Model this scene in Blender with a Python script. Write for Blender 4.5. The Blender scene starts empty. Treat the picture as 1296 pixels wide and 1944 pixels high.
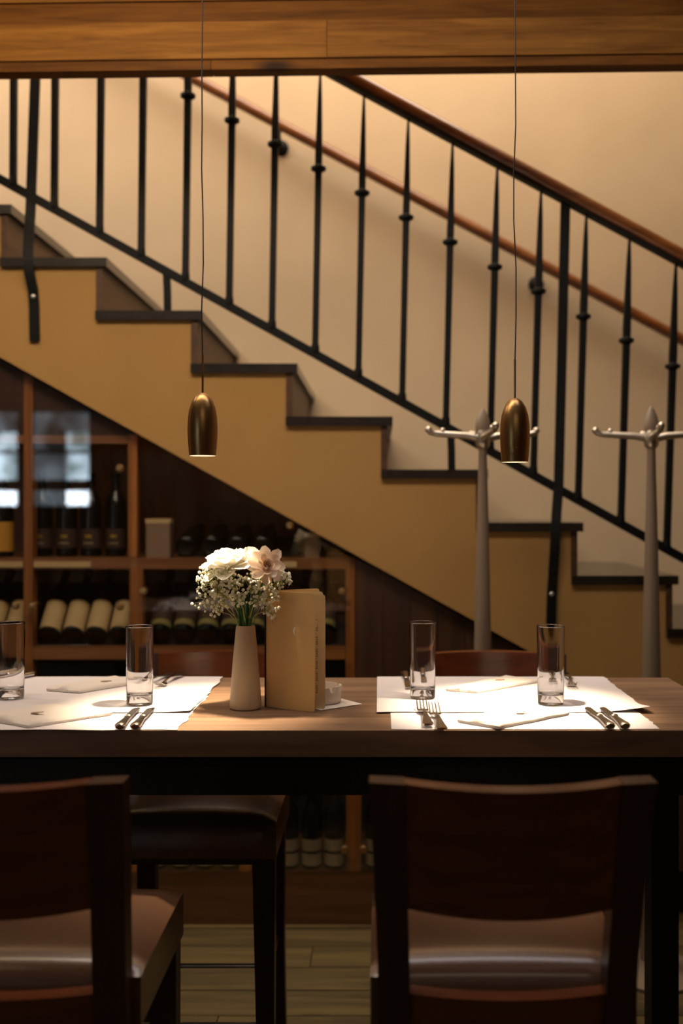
import bpy, bmesh, math, random
from mathutils import Vector, Matrix, noise

C = bpy.context
SC = C.scene
COL = SC.collection
PI = math.pi
random.seed(7)

# ------------------------------------------------------------------ camera
F = 1890.0                 # focal length in pixels of the 1296 x 1944 frame (35 mm)
VX, VY = 720.0, 966.0      # where the room's depth axis vanishes in the frame
HC = 1.45                  # eye height
cd = bpy.data.cameras.new('camera')
cam = bpy.data.objects.new('camera', cd); COL.objects.link(cam)
cam.location = (0, 0, HC); cam.rotation_euler = (PI/2, 0, 0)
cd.sensor_fit = 'VERTICAL'; cd.sensor_height = 36.0; cd.sensor_width = 24.0; cd.lens = 35.0
cd.shift_x = -(VX-648.0)/1944.0
cd.shift_y = (VY-972.0)/1944.0
cd.clip_start = 0.05
cd.dof.use_dof = True; cd.dof.focus_distance = 2.2; cd.dof.aperture_fstop = 1.7
SC.camera = cam

# ------------------------------------------------------------------ world, exposure, area lights
w = bpy.data.worlds.new('world'); SC.world = w; w.use_nodes = True
w.node_tree.nodes['Background'].inputs[0].default_value = (0.75, 0.85, 1.0, 1)
w.node_tree.nodes['Background'].inputs[1].default_value = 0.25
vs = SC.view_settings
SC.display_settings.display_device = 'sRGB'
vs.view_transform = 'Standard'; vs.look = 'None'; vs.gamma = 1.0; vs.use_curve_mapping = False
vs.exposure = 0.0
SC.cycles.use_denoising = True
SC.cycles.max_bounces = 10
SC.cycles.transparent_max_bounces = 12
SC.cycles.sample_clamp_indirect = 6.0

def area(name, loc, rot, sx, sy, power, col):
    l = bpy.data.lights.new(name, 'AREA'); l.shape = 'RECTANGLE'; l.size = sx; l.size_y = sy
    l.energy = power; l.color = col
    o = bpy.data.objects.new(name, l); COL.objects.link(o); o.location = loc; o.rotation_euler = rot
    return o
area('stairwell_light', (-0.2, 3.52, 4.85), (math.radians(4), 0, 0), 2.8, 0.9, 100, (1.0, 0.84, 0.66))
area('gallery_fill', (-3.2, 3.25, 4.4), (math.radians(20), math.radians(-35), 0), 0.8, 0.5, 50, (1.0, 0.90, 0.82))  # added fill, no window there; brightens the left of the stair wall
area('ceiling_light_panel', (-0.1, 2.02, 3.22), (0, 0, 0), 2.2, 0.6, 16, (1.0, 0.90, 0.90))
area('front_room_fill', (0.3, -1.6, 3.15), (math.radians(30), 0, 0), 2.0, 0.6, 6, (1.0, 0.80, 0.58))  # added weak fill from behind the camera, no fixture
area('room_fill_warm', (-0.9, 1.95, 3.15), (math.radians(48), 0, 0), 1.6, 0.25, 14, (1.0, 0.74, 0.42))  # added warm fill for beam and stair face, no fixture

# ------------------------------------------------------------------ helpers
def s2l(c):
    c = c/255.0
    return c/12.92 if c <= 0.04045 else ((c+0.055)/1.055)**2.4
def rgb(r, g, b): return (s2l(r), s2l(g), s2l(b), 1)
def W(px, py, D):          # a point of the frame at depth D, in the room
    return Vector(((px-VX)/F*D, D, HC-(py-VY)/F*D))
def X(px, D): return (px-VX)/F*D
def Z(py, D): return HC-(py-VY)/F*D
def DT(py, z): return (HC-z)*F/(py-VY)

def new_mat(name):
    m = bpy.data.materials.new(name); m.use_nodes = True
    return m, m.node_tree.nodes, m.node_tree.links, m.node_tree.nodes['Principled BSDF']
def plain(name, col, rough=0.5, metal=0.0, spec=0.5, bump=0.0, bscale=200, var=0.0, vscale=8, coat=0.0, sub=0.0):
    m, n, l, b = new_mat(name)
    b.inputs['Base Color'].default_value = col; b.inputs['Roughness'].default_value = rough
    b.inputs['Metallic'].default_value = metal; b.inputs['Specular IOR Level'].default_value = spec
    if coat: b.inputs['Coat Weight'].default_value = coat; b.inputs['Coat Roughness'].default_value = 0.15
    if sub:
        b.inputs['Subsurface Weight'].default_value = sub; b.inputs['Subsurface Radius'].default_value = (0.01, 0.007, 0.005)
    tc = n.new('ShaderNodeTexCoord')
    if var:
        t = n.new('ShaderNodeTexNoise'); t.inputs['Scale'].default_value = vscale; t.inputs['Detail'].default_value = 6
        l.new(tc.outputs['Object'], t.inputs['Vector'])
        r = n.new('ShaderNodeValToRGB')
        r.color_ramp.elements[0].position = 0.3; r.color_ramp.elements[1].position = 0.7
        r.color_ramp.elements[0].color = tuple(c*(1-var) for c in col[:3])+(1,)
        r.color_ramp.elements[1].color = tuple(min(1, c*(1+var)) for c in col[:3])+(1,)
        l.new(t.outputs['Fac'], r.inputs[0]); l.new(r.outputs[0], b.inputs['Base Color'])
    if bump:
        t = n.new('ShaderNodeTexNoise'); t.inputs['Scale'].default_value = bscale; t.inputs['Detail'].default_value = 4
        l.new(tc.outputs['Object'], t.inputs['Vector'])
        bp = n.new('ShaderNodeBump'); bp.inputs['Strength'].default_value = bump; bp.inputs['Distance'].default_value = 0.002
        l.new(t.outputs['Fac'], bp.inputs['Height']); l.new(bp.outputs[0], b.inputs['Normal'])
    return m
def wood(name, c1, c2, rough=0.45, axis='X', scale=5.0, bump=0.15, knots=None, coat=0.0, rnd=0.25, spec=0.5):
    m, n, l, b = new_mat(name)
    tc = n.new('ShaderNodeTexCoord'); oi = n.new('ShaderNodeObjectInfo')
    add = n.new('ShaderNodeVectorMath'); add.operation = 'MULTIPLY_ADD'
    cmb = n.new('ShaderNodeCombineXYZ')
    for i in range(3): l.new(oi.outputs['Random'], cmb.inputs[i])
    l.new(cmb.outputs[0], add.inputs[0]); add.inputs[1].default_value = (17, 13, 11); l.new(tc.outputs['Object'], add.inputs[2])
    mp = n.new('ShaderNodeMapping'); l.new(add.outputs[0], mp.inputs['Vector'])
    s = [14.0, 14.0, 14.0]; s['XYZ'.index(axis)] = 0.9
    mp.inputs['Scale'].default_value = [v*scale/5 for v in s]
    t = n.new('ShaderNodeTexNoise'); t.inputs['Scale'].default_value = 1.6; t.inputs['Detail'].default_value = 8
    t.inputs['Roughness'].default_value = 0.62; t.inputs['Distortion'].default_value = 0.7
    l.new(mp.outputs[0], t.inputs['Vector'])
    r = n.new('ShaderNodeValToRGB'); r.color_ramp.elements[0].position = 0.33; r.color_ramp.elements[1].position = 0.68
    r.color_ramp.elements[0].color = c1; r.color_ramp.elements[1].color = c2
    l.new(t.outputs['Fac'], r.inputs[0])
    out = r.outputs[0]
    if knots:
        mk = n.new('ShaderNodeMapping'); k = [4.5, 4.5, 4.5]; k['XYZ'.index(axis)] = 1.7
        mk.inputs['Scale'].default_value = k; l.new(add.outputs[0], mk.inputs['Vector'])
        v = n.new('ShaderNodeTexVoronoi'); v.inputs['Scale'].default_value = 1.0
        l.new(mk.outputs[0], v.inputs['Vector'])
        kr = n.new('ShaderNodeValToRGB'); kr.color_ramp.elements[0].position = 0.04; kr.color_ramp.elements[1].position = 0.13
        l.new(v.outputs['Distance'], kr.inputs[0])
        mx = n.new('ShaderNodeMix'); mx.data_type = 'RGBA'
        mx.inputs[6].default_value = knots
        l.new(kr.outputs[0], mx.inputs[0]); l.new(out, mx.inputs[7]); out = mx.outputs[2]
    hv = n.new('ShaderNodeHueSaturation')
    mr = n.new('ShaderNodeMapRange'); mr.inputs['To Min'].default_value = 1-rnd; mr.inputs['To Max'].default_value = 1+rnd
    l.new(oi.outputs['Random'], mr.inputs['Value']); l.new(mr.outputs[0], hv.inputs['Value'])
    l.new(out, hv.inputs['Color']); l.new(hv.outputs[0], b.inputs['Base Color'])
    b.inputs['Roughness'].default_value = rough; b.inputs['Specular IOR Level'].default_value = spec
    if coat: b.inputs['Coat Weight'].default_value = coat; b.inputs['Coat Roughness'].default_value = 0.2
    bp = n.new('ShaderNodeBump'); bp.inputs['Strength'].default_value = bump; bp.inputs['Distance'].default_value = 0.003
    l.new(t.outputs['Fac'], bp.inputs['Height']); l.new(bp.outputs[0], b.inputs['Normal'])
    return m
def emit(name, col, strength, noise_scale=None, col2=None, lo=0.35, hi=0.65):
    m, n, l, b = new_mat(name)
    n.remove(b); e = n.new('ShaderNodeEmission'); e.inputs[1].default_value = strength
    e.inputs[0].default_value = col
    if noise_scale:
        tc = n.new('ShaderNodeTexCoord'); t = n.new('ShaderNodeTexNoise'); t.inputs['Scale'].default_value = noise_scale
        t.inputs['Detail'].default_value = 3
        l.new(tc.outputs['Object'], t.inputs['Vector'])
        r = n.new('ShaderNodeValToRGB'); r.color_ramp.elements[0].color = col2; r.color_ramp.elements[1].color = col
        r.color_ramp.elements[0].position = lo; r.color_ramp.elements[1].position = hi
        l.new(t.outputs['Fac'], r.inputs[0]); l.new(r.outputs[0], e.inputs[0])
    l.new(e.outputs[0], n['Material Output'].inputs[0])
    return m
def pane_mat(name, tint=(1, 1, 1, 1), base=0.07):
    m, n, l, b = new_mat(name); n.remove(b)
    lw = n.new('ShaderNodeLayerWeight'); lw.inputs[0].default_value = 0.5
    pw_ = n.new('ShaderNodeMath'); pw_.operation = 'POWER'; pw_.inputs[1].default_value = 4.0
    ml = n.new('ShaderNodeMath'); ml.operation = 'MULTIPLY_ADD'; ml.inputs[1].default_value = 0.9; ml.inputs[2].default_value = base
    l.new(lw.outputs['Facing'], pw_.inputs[0]); l.new(pw_.outputs[0], ml.inputs[0])
    tr = n.new('ShaderNodeBsdfTransparent'); tr.inputs[0].default_value = tint
    gl = n.new('ShaderNodeBsdfGlossy'); gl.inputs['Roughness'].default_value = 0.01
    mx = n.new('ShaderNodeMixShader')
    l.new(ml.outputs[0], mx.inputs[0]); l.new(tr.outputs[0], mx.inputs[1]); l.new(gl.outputs[0], mx.inputs[2])
    l.new(mx.outputs[0], n['Material Output'].inputs[0])
    return m

class MB:
    def __init__(s): s.bm = bmesh.new()
    def box(s, x0, x1, y0, y1, z0, z1, M=None):
        vs = [Vector((x, y, z)) for x in (x0, x1) for y in (y0, y1) for z in (z0, z1)]
        if M: vs = [M @ v for v in vs]
        v = [s.bm.verts.new(p) for p in vs]
        for f in ((0, 1, 3, 2), (4, 6, 7, 5), (0, 4, 5, 1), (2, 3, 7, 6), (0, 2, 6, 4), (1, 5, 7, 3)):
            s.bm.faces.new([v[i] for i in f])
        return s
    def hexa(s, bot, top):
        v = [s.bm.verts.new(p) for p in list(bot)+list(top)]
        n = len(bot)
        s.bm.faces.new([v[i] for i in range(n)][::-1]); s.bm.faces.new(v[n:])
        for i in range(n):
            j = (i+1) % n; s.bm.faces.new((v[i], v[j], v[n+j], v[n+i]))
        return s
    def prism(s, pts, y0, y1):           # outline in x, z pulled along y
        return s.hexa([(x, y0, z) for x, z in pts], [(x, y1, z) for x, z in pts])
    def lathe(s, prof, c=(0, 0, 0), seg=24, M=None, sx=1, sy=1):
        rows = []
        for r, z in prof:
            if r < 1e-6:
                p = Vector((c[0], c[1], c[2]+z)); rows.append([s.bm.verts.new(M @ p if M else p)])
            else:
                row = []
                for i in range(seg):
                    a = 2*PI*i/seg
                    p = Vector((c[0]+r*math.cos(a)*sx, c[1]+r*math.sin(a)*sy, c[2]+z))
                    row.append(s.bm.verts.new(M @ p if M else p))
                rows.append(row)
        for a, b in zip(rows, rows[1:]):
            for i in range(seg):
                j = (i+1) % seg
                if len(a) == 1 and len(b) == 1: continue
                if len(a) == 1: s.bm.faces.new((a[0], b[j], b[i]))
                elif len(b) == 1: s.bm.faces.new((a[i], a[j], b[0]))
                else: s.bm.faces.new((a[i], a[j], b[j], b[i]))
        for row in (rows[0], rows[-1]):
            if len(row) > 1: s.bm.faces.new(row)
        return s
    def tube(s, pts, rad, seg=8, flat=None, up=None):     # flat: (width, depth) multipliers
        pts = [Vector(p) for p in pts]; n = len(pts)
        if not hasattr(rad, '__len__'): rad = [rad]*n
        rows = []; ref = Vector(up) if up else None
        for i, p in enumerate(pts):
            t = (pts[min(i+1, n-1)]-pts[max(i-1, 0)]).normalized()
            if ref is None:
                ref = Vector((0, 1, 0)) if abs(t.y) < 0.9 else Vector((1, 0, 0))
            a = (ref-t*ref.dot(t))
            if a.length < 1e-6: a = t.orthogonal()
            a.normalize(); b = t.cross(a); ref2 = a
            fa, fb = flat if flat else (1, 1)
            if seg == 4:
                row = [s.bm.verts.new(p+(a*fa*u+b*fb*v)*rad[i]) for u, v in ((1, 1), (1, -1), (-1, -1), (-1, 1))]
            else:
                row = [s.bm.verts.new(p+(a*fa*math.cos(2*PI*k/seg)+b*fb*math.sin(2*PI*k/seg))*rad[i]) for k in range(seg)]
            rows.append(row)
        for a, b in zip(rows, rows[1:]):
            for k in range(seg):
                j = (k+1) % seg; s.bm.faces.new((a[k], a[j], b[j], b[k]))
        s.bm.faces.new(rows[0][::-1]); s.bm.faces.new(rows[-1])
        return s
    def sphere(s, c, r, u=10, v=7, sc=(1, 1, 1)):
        prof = [(r*math.sin(PI*i/v), -r*math.cos(PI*i/v)) for i in range(v+1)]
        prof[0] = (0, -r); prof[-1] = (0, r)
        M = Matrix.Translation(c) @ Matrix.Diagonal((*sc, 1))
        return s.lathe(prof, seg=u, M=M)
    def ico(s, c, r, sub=1):
        bmesh.ops.create_icosphere(s.bm, subdivisions=sub, radius=r, matrix=Matrix.Translation(c)); return s
    def sheet(s, fn, nu, nv, th):        # closed slab from fn(u, v) -> point, thickness downward
        top = [[s.bm.verts.new(fn(i/nu, j/nv)) for j in range(nv+1)] for i in range(nu+1)]
        bot = [[s.bm.verts.new(fn(i/nu, j/nv)-Vector((0, 0, th))) for j in range(nv+1)] for i in range(nu+1)]
        s._skin(top, bot, nu, nv); return s
    def sheet_n(s, fn, nu, nv, off):     # closed slab, thickness given by the vector off
        off = Vector(off)
        top = [[s.bm.verts.new(fn(i/nu, j/nv)) for j in range(nv+1)] for i in range(nu+1)]
        bot = [[s.bm.verts.new(fn(i/nu, j/nv)+off) for j in range(nv+1)] for i in range(nu+1)]
        s._skin(top, bot, nu, nv); return s
    def _skin(s, t, b, nu, nv):
        F_ = s.bm.faces.new
        for i in range(nu):
            for j in range(nv):
                F_((t[i][j], t[i+1][j], t[i+1][j+1], t[i][j+1])); F_((b[i][j], b[i][j+1], b[i+1][j+1], b[i+1][j]))
        for i in range(nu):
            F_((t[i][0], b[i][0], b[i+1][0], t[i+1][0])); F_((t[i][nv], t[i+1][nv], b[i+1][nv], b[i][nv]))
        for j in range(nv):
            F_((t[0][j], t[0][j+1], b[0][j+1], b[0][j])); F_((t[nu][j], b[nu][j], b[nu][j+1], t[nu][j+1]))
    def build(s, name, mat, parent=None, bevel=0, seg=2, smooth=True, shift=None, angle=38):
        bm = s.bm
        if bevel:
            es = [e for e in bm.edges if len(e.link_faces) == 2 and e.calc_face_angle(0) > 0.6]
            bmesh.ops.bevel(bm, geom=es, offset=bevel, segments=seg, profile=0.5, affect='EDGES', clamp_overlap=True)
        bmesh.ops.recalc_face_normals(bm, faces=bm.faces)
        if shift is not None: bmesh.ops.translate(bm, verts=bm.verts, vec=-Vector(shift))
        me = bpy.data.meshes.new(name); bm.to_mesh(me); bm.free()
        if smooth:
            me.polygons.foreach_set('use_smooth', [True]*len(me.polygons))
            me.set_sharp_from_angle(angle=math.radians(angle))
        if mat: me.materials.append(mat)
        o = bpy.data.objects.new(name, me); COL.objects.link(o)
        if parent: o.parent = parent
        return o
def root(name, loc, label, cat, group=None, rz=0):
    o = bpy.data.objects.new(name, None); COL.objects.link(o); o.location = loc; o.rotation_euler = (0, 0, rz)
    o.empty_display_size = 0.05
    tag(o, label, cat, group); return o
def tag(o, label, cat, group=None):
    o['label'] = label; o['category'] = cat
    if group: o['group'] = group
    return o
def struct(o): o['kind'] = 'structure'; return o
def copy_tree(o, parent=None):
    c = o.copy(); COL.objects.link(c)
    if parent: c.parent = parent
    for ch in o.children: copy_tree(ch, c)
    return c

# ------------------------------------------------------------------ materials
M = {}
M['plaster'] = plain('warm_plaster', rgb(206, 184, 153), 0.9, bump=0.25, bscale=60, var=0.05, vscale=3)
M['stringer'] = plain('ochre_plaster', rgb(188, 146, 86), 0.9, bump=0.25, bscale=60, var=0.05, vscale=3)
M['ceil'] = plain('ceiling_plaster', rgb(205, 190, 165), 0.9)
M['roomwall'] = plain('room_wall', rgb(150, 120, 85), 0.9)
M['pine'] = wood('varnished_pine', rgb(98, 60, 18), rgb(140, 95, 36), 0.6, 'X', 9, 0.12, knots=rgb(56, 30, 8), rnd=0.10, spec=0.12)
M['pine_dark'] = wood('dark_pine', rgb(82, 47, 10), rgb(118, 74, 20), 0.6, 'X', 9, 0.1, knots=rgb(46, 26, 8), rnd=0.1, spec=0.12)
M['iron'] = plain('black_iron', rgb(17, 17, 15), 0.6, metal=0.0, spec=0.2, bump=0.15, bscale=120)
M['rail'] = wood('rail_wood', rgb(98, 55, 24), rgb(140, 84, 42), 0.28, 'X', 5, 0.03, coat=0.4, rnd=0.05)
M['tread'] = wood('tread_wood', rgb(26, 21, 17), rgb(46, 39, 33), 0.3, 'Y', 5, 0.05, rnd=0.1, coat=0.6)
M['riser'] = wood('riser_wood', rgb(70, 46, 27), rgb(98, 66, 38), 0.5, 'Y', 5, 0.1, rnd=0.1)
M['panel'] = wood('panel_wood', rgb(60, 37, 22), rgb(84, 53, 30), 0.5, 'Z', 4, 0.1, knots=rgb(44, 26, 16), rnd=0.08)
M['cabinet'] = wood('cabinet_wood', rgb(134, 80, 30), rgb(168, 106, 44), 0.4, 'Z', 4, 0.08, rnd=0.08)
M['cabinet_x'] = wood('cabinet_wood_long', rgb(120, 76, 38), rgb(158, 104, 56), 0.32, 'X', 4, 0.08, rnd=0.08)
M['cab_back'] = wood('cabinet_back_wood', rgb(120, 80, 44), rgb(152, 106, 60), 0.5, 'Z', 4, 0.1, rnd=0.08)
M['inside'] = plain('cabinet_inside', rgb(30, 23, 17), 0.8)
M['table'] = wood('table_oak', rgb(104, 78, 58), rgb(150, 118, 92), 0.5, 'X', 5, 0.12, rnd=0.07)
M['steel_black'] = plain('black_steel', rgb(22, 22, 21), 0.5, metal=0.2)
M['chair_wood'] = wood('chair_mahogany', rgb(78, 36, 17), rgb(108, 52, 23), 0.26, 'X', 5, 0.03, coat=0.3, rnd=0.03)
M['chair_legw'] = wood('chair_leg_mahogany', rgb(46, 25, 17), rgb(62, 34, 22), 0.35, 'Z', 5, 0.03, rnd=0.03)
M['leather'] = plain('brown_leather', rgb(92, 64, 46), 0.3, bump=0.2, bscale=260, var=0.08, vscale=10, coat=0.5)
M['chrome'] = plain('polished_steel', rgb(215, 214, 210), 0.3, metal=0.8)
M['cutlery'] = plain('cutlery_steel', rgb(214, 208, 200), 0.2, metal=1.0)
M['brass'] = plain('brushed_bronze', rgb(170, 134, 88), 0.33, metal=1.0)
M['cord'] = plain('lamp_cord', rgb(34, 26, 18), 0.6)
M['white'] = plain('lamp_inside_white', rgb(240, 235, 225), 0.6)
M['bulb'] = emit('bulb_glow', (1.0, 0.86, 0.66, 1), 14)
M['paper'] = plain('white_paper', rgb(226, 220, 222), 0.85, bump=0.12, bscale=90)
M['napkin'] = plain('napkin_tissue', rgb(232, 222, 212), 0.95, bump=0.5, bscale=330)
M['mark'] = plain('napkin_print', rgb(176, 148, 128), 0.9)
M['ceramic'] = plain('cream_ceramic', rgb(208, 186, 152), 0.36, bump=0.05, bscale=30)
M['kraft'] = plain('menu_cover_card', rgb(230, 190, 128), 0.75, bump=0.15, bscale=160, var=0.03, vscale=30)
M['page'] = plain('menu_page_paper', rgb(242, 216, 166), 0.8, bump=0.05, bscale=160)
M['ink'] = plain('printed_ink', rgb(70, 48, 26), 0.8)
M['emblem'] = plain('cream_emblem', rgb(255, 250, 226), 0.7)
M['dark_spine'] = plain('dark_menu_spine', rgb(24, 20, 16), 0.7)
M['ash'] = plain('frosted_ashtray', rgb(226, 212, 196), 0.25, sub=0.2)
def petal_mat(name, col, tl_=0.42):
    m, n, l, b = new_mat(name)
    b.inputs['Base Color'].default_value = col; b.inputs['Roughness'].default_value = 0.6
    t = n.new('ShaderNodeBsdfTranslucent'); t.inputs[0].default_value = col
    mx = n.new('ShaderNodeMixShader'); mx.inputs[0].default_value = tl_
    l.new(b.outputs[0], mx.inputs[1]); l.new(t.outputs[0], mx.inputs[2]); l.new(mx.outputs[0], n['Material Output'].inputs[0])
    return m
M['petal'] = petal_mat('white_petal', rgb(250, 246, 234))
M['petal_pink'] = petal_mat('blush_petal', rgb(252, 230, 208), 0.25)
M['core'] = plain('peony_heart', rgb(232, 178, 132), 0.7, sub=0.2)
M['bud'] = plain('gypsophila_bud', rgb(246, 240, 216), 0.8)
M['twig'] = plain('gypsophila_stem', rgb(170, 172, 104), 0.6)
M['stem'] = plain('peony_stem_green', rgb(58, 110, 44), 0.4)
M['leaf'] = plain('dark_leaf', rgb(46, 74, 36), 0.5)
M['knob'] = plain('brass_knob', rgb(186, 150, 98), 0.35, metal=0.9)
M['stand'] = plain('coat_stand_lacquer', rgb(134, 116, 97), 0.42)
M['alu'] = plain('satin_aluminium', rgb(206, 196, 180), 0.3, metal=0.9)
M['bottle'] = plain('dark_bottle_glass', rgb(11, 12, 9), 0.25, spec=0.5)
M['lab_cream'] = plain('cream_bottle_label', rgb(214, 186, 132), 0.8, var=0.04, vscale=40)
M['lab_dark'] = plain('dark_bottle_label', rgb(64, 46, 34), 0.7)
M['lab_green'] = plain('olive_label_band', rgb(140, 130, 72), 0.8)
M['lab_yellow'] = plain('yellow_bottle_label', rgb(206, 150, 50), 0.7)
M['lab_grey'] = plain('grey_bottle_label', rgb(146, 130, 98), 0.8, var=0.15, vscale=60)
M['gold'] = plain('gold_foil', rgb(196, 158, 70), 0.35, metal=0.8)
M['floor'] = wood('old_floor_oak', rgb(62, 50, 26), rgb(120, 99, 55), 0.55, 'X', 3.2, 0.3, knots=rgb(52, 42, 26), rnd=0.16)
M['sub'] = plain('subfloor', rgb(30, 24, 16), 0.9)
M['pane'] = pane_mat('clear_pane')
M['frost'] = plain('frosted_display_stand', rgb(150, 122, 96), 0.5)
M['frame_white'] = plain('window_frame_paint', rgb(120, 110, 98), 0.5)
gm, gn, gl_, gb = new_mat('tumbler_glass')
gb.inputs['Base Color'].default_value = (1, 1, 1, 1); gb.inputs['Roughness'].default_value = 0.0
gb.inputs['Transmission Weight'].default_value = 1.0; gb.inputs['IOR'].default_value = 1.48
M['glass'] = gm
day_bright = emit('daylight_bright', (0.80, 0.90, 1.0, 1), 16)
day_mid = emit('daylight_mid', (0.62, 0.78, 0.90, 1), 11.0, 3.0, (0.06, 0.09, 0.09, 1))
day_dim = emit('daylight_dim', (0.40, 0.48, 0.56, 1), 2.6, 2.5, (0.03, 0.04, 0.04, 1))

# ------------------------------------------------------------------ depths of the room
DS = 3.43          # front face of the stairs
DW = 4.30          # wall behind the stairs
DB = 2.93          # beam
TT = 1.007         # table top
YF, YB = 1.99, 2.612

# ------------------------------------------------------------------ room shell
flo = struct(MB().box(-5, 4, -3, DW, -0.06, -0.022).build('floor', M['sub'], smooth=False))
pw, plen = 0.15, 2.25
plank = None
for r in range(49):
    y0 = -3+pw*r
    off = (r*0.83) % plen
    for k in range(-1, 5):
        xa = max(-5, -5+off+plen*k-0.0); xb = min(4, -5+off+plen*(k+1))
        if xb-xa < 0.1: continue
        if y0+pw > DW: continue
        full = abs((xb-xa)-plen) < 1e-4
        if full and plank is not None:
            o = plank.copy(); COL.objects.link(o); o.parent = flo
        else:
            m = MB(); L = xb-xa
            m.box(-L/2, L/2, -pw/2, pw/2, -0.022, 0.0)
            o = m.build('plank', M['floor'], flo, bevel=0.003, seg=1)
            if full: plank = o
        o.location = ((xa+xb)/2, y0+pw/2, random.uniform(-0.0015, 0.0))
        o.scale = (1-0.003/(xb-xa), 0.972, 1)
struct(MB().box(-5, 4, -3, 2.86, 3.25, 3.33).build('ceiling', M['ceil'], smooth=False))
struct(MB().box(-5, 4, 2.86, DW, 5.0, 5.08).build('ceiling_stairwell', M['ceil'], smooth=False))
struct(MB().box(-5, 4, 2.80, 2.86, 3.33, 5.08).build('wall_gallery', M['ceil'], smooth=False))
struct(MB().box(-5.1, 4.1, DW, DW+0.12, -0.06, 5.08).build('wall_back', M['plaster'], smooth=False))
struct(MB().box(-5.12, -5, -3, DW, -0.06, 5.08).build('wall_left', M['roomwall'], smooth=False))
struct(MB().box(4, 4.12, -3, DW, -0.06, 5.08).build('wall_right', M['roomwall'], smooth=False))
# wall behind the camera, with its windows
wf = MB()
wins = [(-4.40, -3.58, 1.45, 2.45), (-3.50, -2.865, 1.45, 2.45)]
xs = [-5.1]+[v for q in wins for v in q[:2]]+[4.1]
for i in range(0, len(xs), 2): wf.box(xs[i], xs[i+1], -3.12, -3, -0.06, 3.33)
for a, b, c, d in wins:
    wf.box(a, b, -3.12, -3, -0.06, c); wf.box(a, b, -3.12, -3, d, 3.33)
struct(wf.build('wall_front', M['roomwall'], smooth=False))
for n, (a, b, c, d) in enumerate(wins, 1):
    fr = MB()
    t = 0.035
    fr.box(a, a+t, -3.09, -3.0, c, d).box(b-t, b, -3.09, -3.0, c, d).box(a, b, -3.09, -3.0, c, c+t).box(a, b, -3.09, -3.0, d-t, d)
    fr.box(a, b, -3.07, -3.02, 2.005, 2.035).box(a, b, -3.07, -3.02, 1.63, 1.74)
    fo = struct(fr.build('window_%d' % n, M['frame_white'], smooth=False))
    mid = a+(b-a)*0.57
    for (u0, u1, mt_hi, mt_lo, mt_top) in ((a, mid, day_dim, day_dim, day_dim), (mid, b, day_mid, day_bright, day_mid)):
        for (z0, z1, mt) in ((c, 1.66, mt_lo), (1.66, 2.02, mt_hi), (2.02, 2.22, mt_top), (2.22, d, day_dim)):
            MB().box(u0, u1, -3.065, -3.055, z0, z1).build('window_pane', mt, fo, smooth=False)

# ------------------------------------------------------------------ ceiling beam: glued boards, one above the other
bx = root('ceiling_beam', (0, DB, 2.72), 'varnished pine beam of stacked boards crossing the top above the stairs', 'beam', rz=math.radians(-1.5))
zb = [(-0.0, 0.028, 0.006, 0.058), (0.030, 0.139, 0.0, 0.066), (0.141, 0.200, 0.006, 0.066), (0.202, 0.30, 0.0, 0.066), (0.302, 0.56, 0.0, 0.066)]
b0 = Z(140, DB)-2.72+0.021
for i, (z0, z1, f0, f1) in enumerate(zb):
    joint = [-5.0, -0.155 if i == 1 else (-0.5, 0.9, -1.3, 0.4)[i % 4], 3.8]
    for q in range(2):
        m = MB().box(joint[q]+0.001, joint[q+1]-0.001, f0, f1, b0+z0, b0+z1)
        m.build('beam_board', M['pine_dark'] if i in (0, 2) else M['pine'], bx, bevel=0.006 if i else 0.012, seg=2)

# ------------------------------------------------------------------ staircase
kS = DS/F
stair = root('staircase', (0, DS, 0), 'plastered staircase with dark wooden treads rising to the left', 'staircase')
run, rise = 180*kS, 100.2*kS
def xr(k): return X(205, DS)+run*(k-1)
def zt(k): return Z(491, DS)-rise*(k-1)
TH = 0.031
ks = list(range(-5, 14))
# body: zigzag under the treads, sloping underside
slope = (1240-678)/1010.0
def diag(x): return Z(678+(x/kS+VX)*slope, DS)
top = []
for k in ks:
    if k != ks[0]: top.append((xr(k-1)-0.040, zt(k)-TH))
    top.append((xr(k)-0.040, zt(k)-TH))
xend = top[-1][0]
pts = [(top[0][0]-run, top[0][1])]+top
pts.append((xend, 0.0))
xz0 = (Z(678, DS)/kS/slope-VX)*kS if False else None
# the sloping line meets the floor where diag(x) = 0
xf = ((HC/kS+VY-678)/slope-VX)*kS
pts += [(xf, 0.0), (pts[0][0], diag(pts[0][0]))]
MB().prism(pts, DS, DW-0.001).build('stringer', M['stringer'], stair, smooth=False, shift=stair.location)
for k in ks:
    m = MB().box(xr(k-1)-0.040, xr(k), DS-0.018, DW-0.002, zt(k)-TH, zt(k))
    m.build('tread', M['tread'], stair, bevel=0.006, seg=2, shift=stair.location)
    zl = zt(k+1) if k != 13 else 0.002
    MB().box(xr(k)-0.040, xr(k)-0.018, DS-0.006, DW-0.002, zl, zt(k)-TH-0.0005).build('riser', M['riser'], stair, bevel=0.002, seg=1, shift=stair.location)

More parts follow.
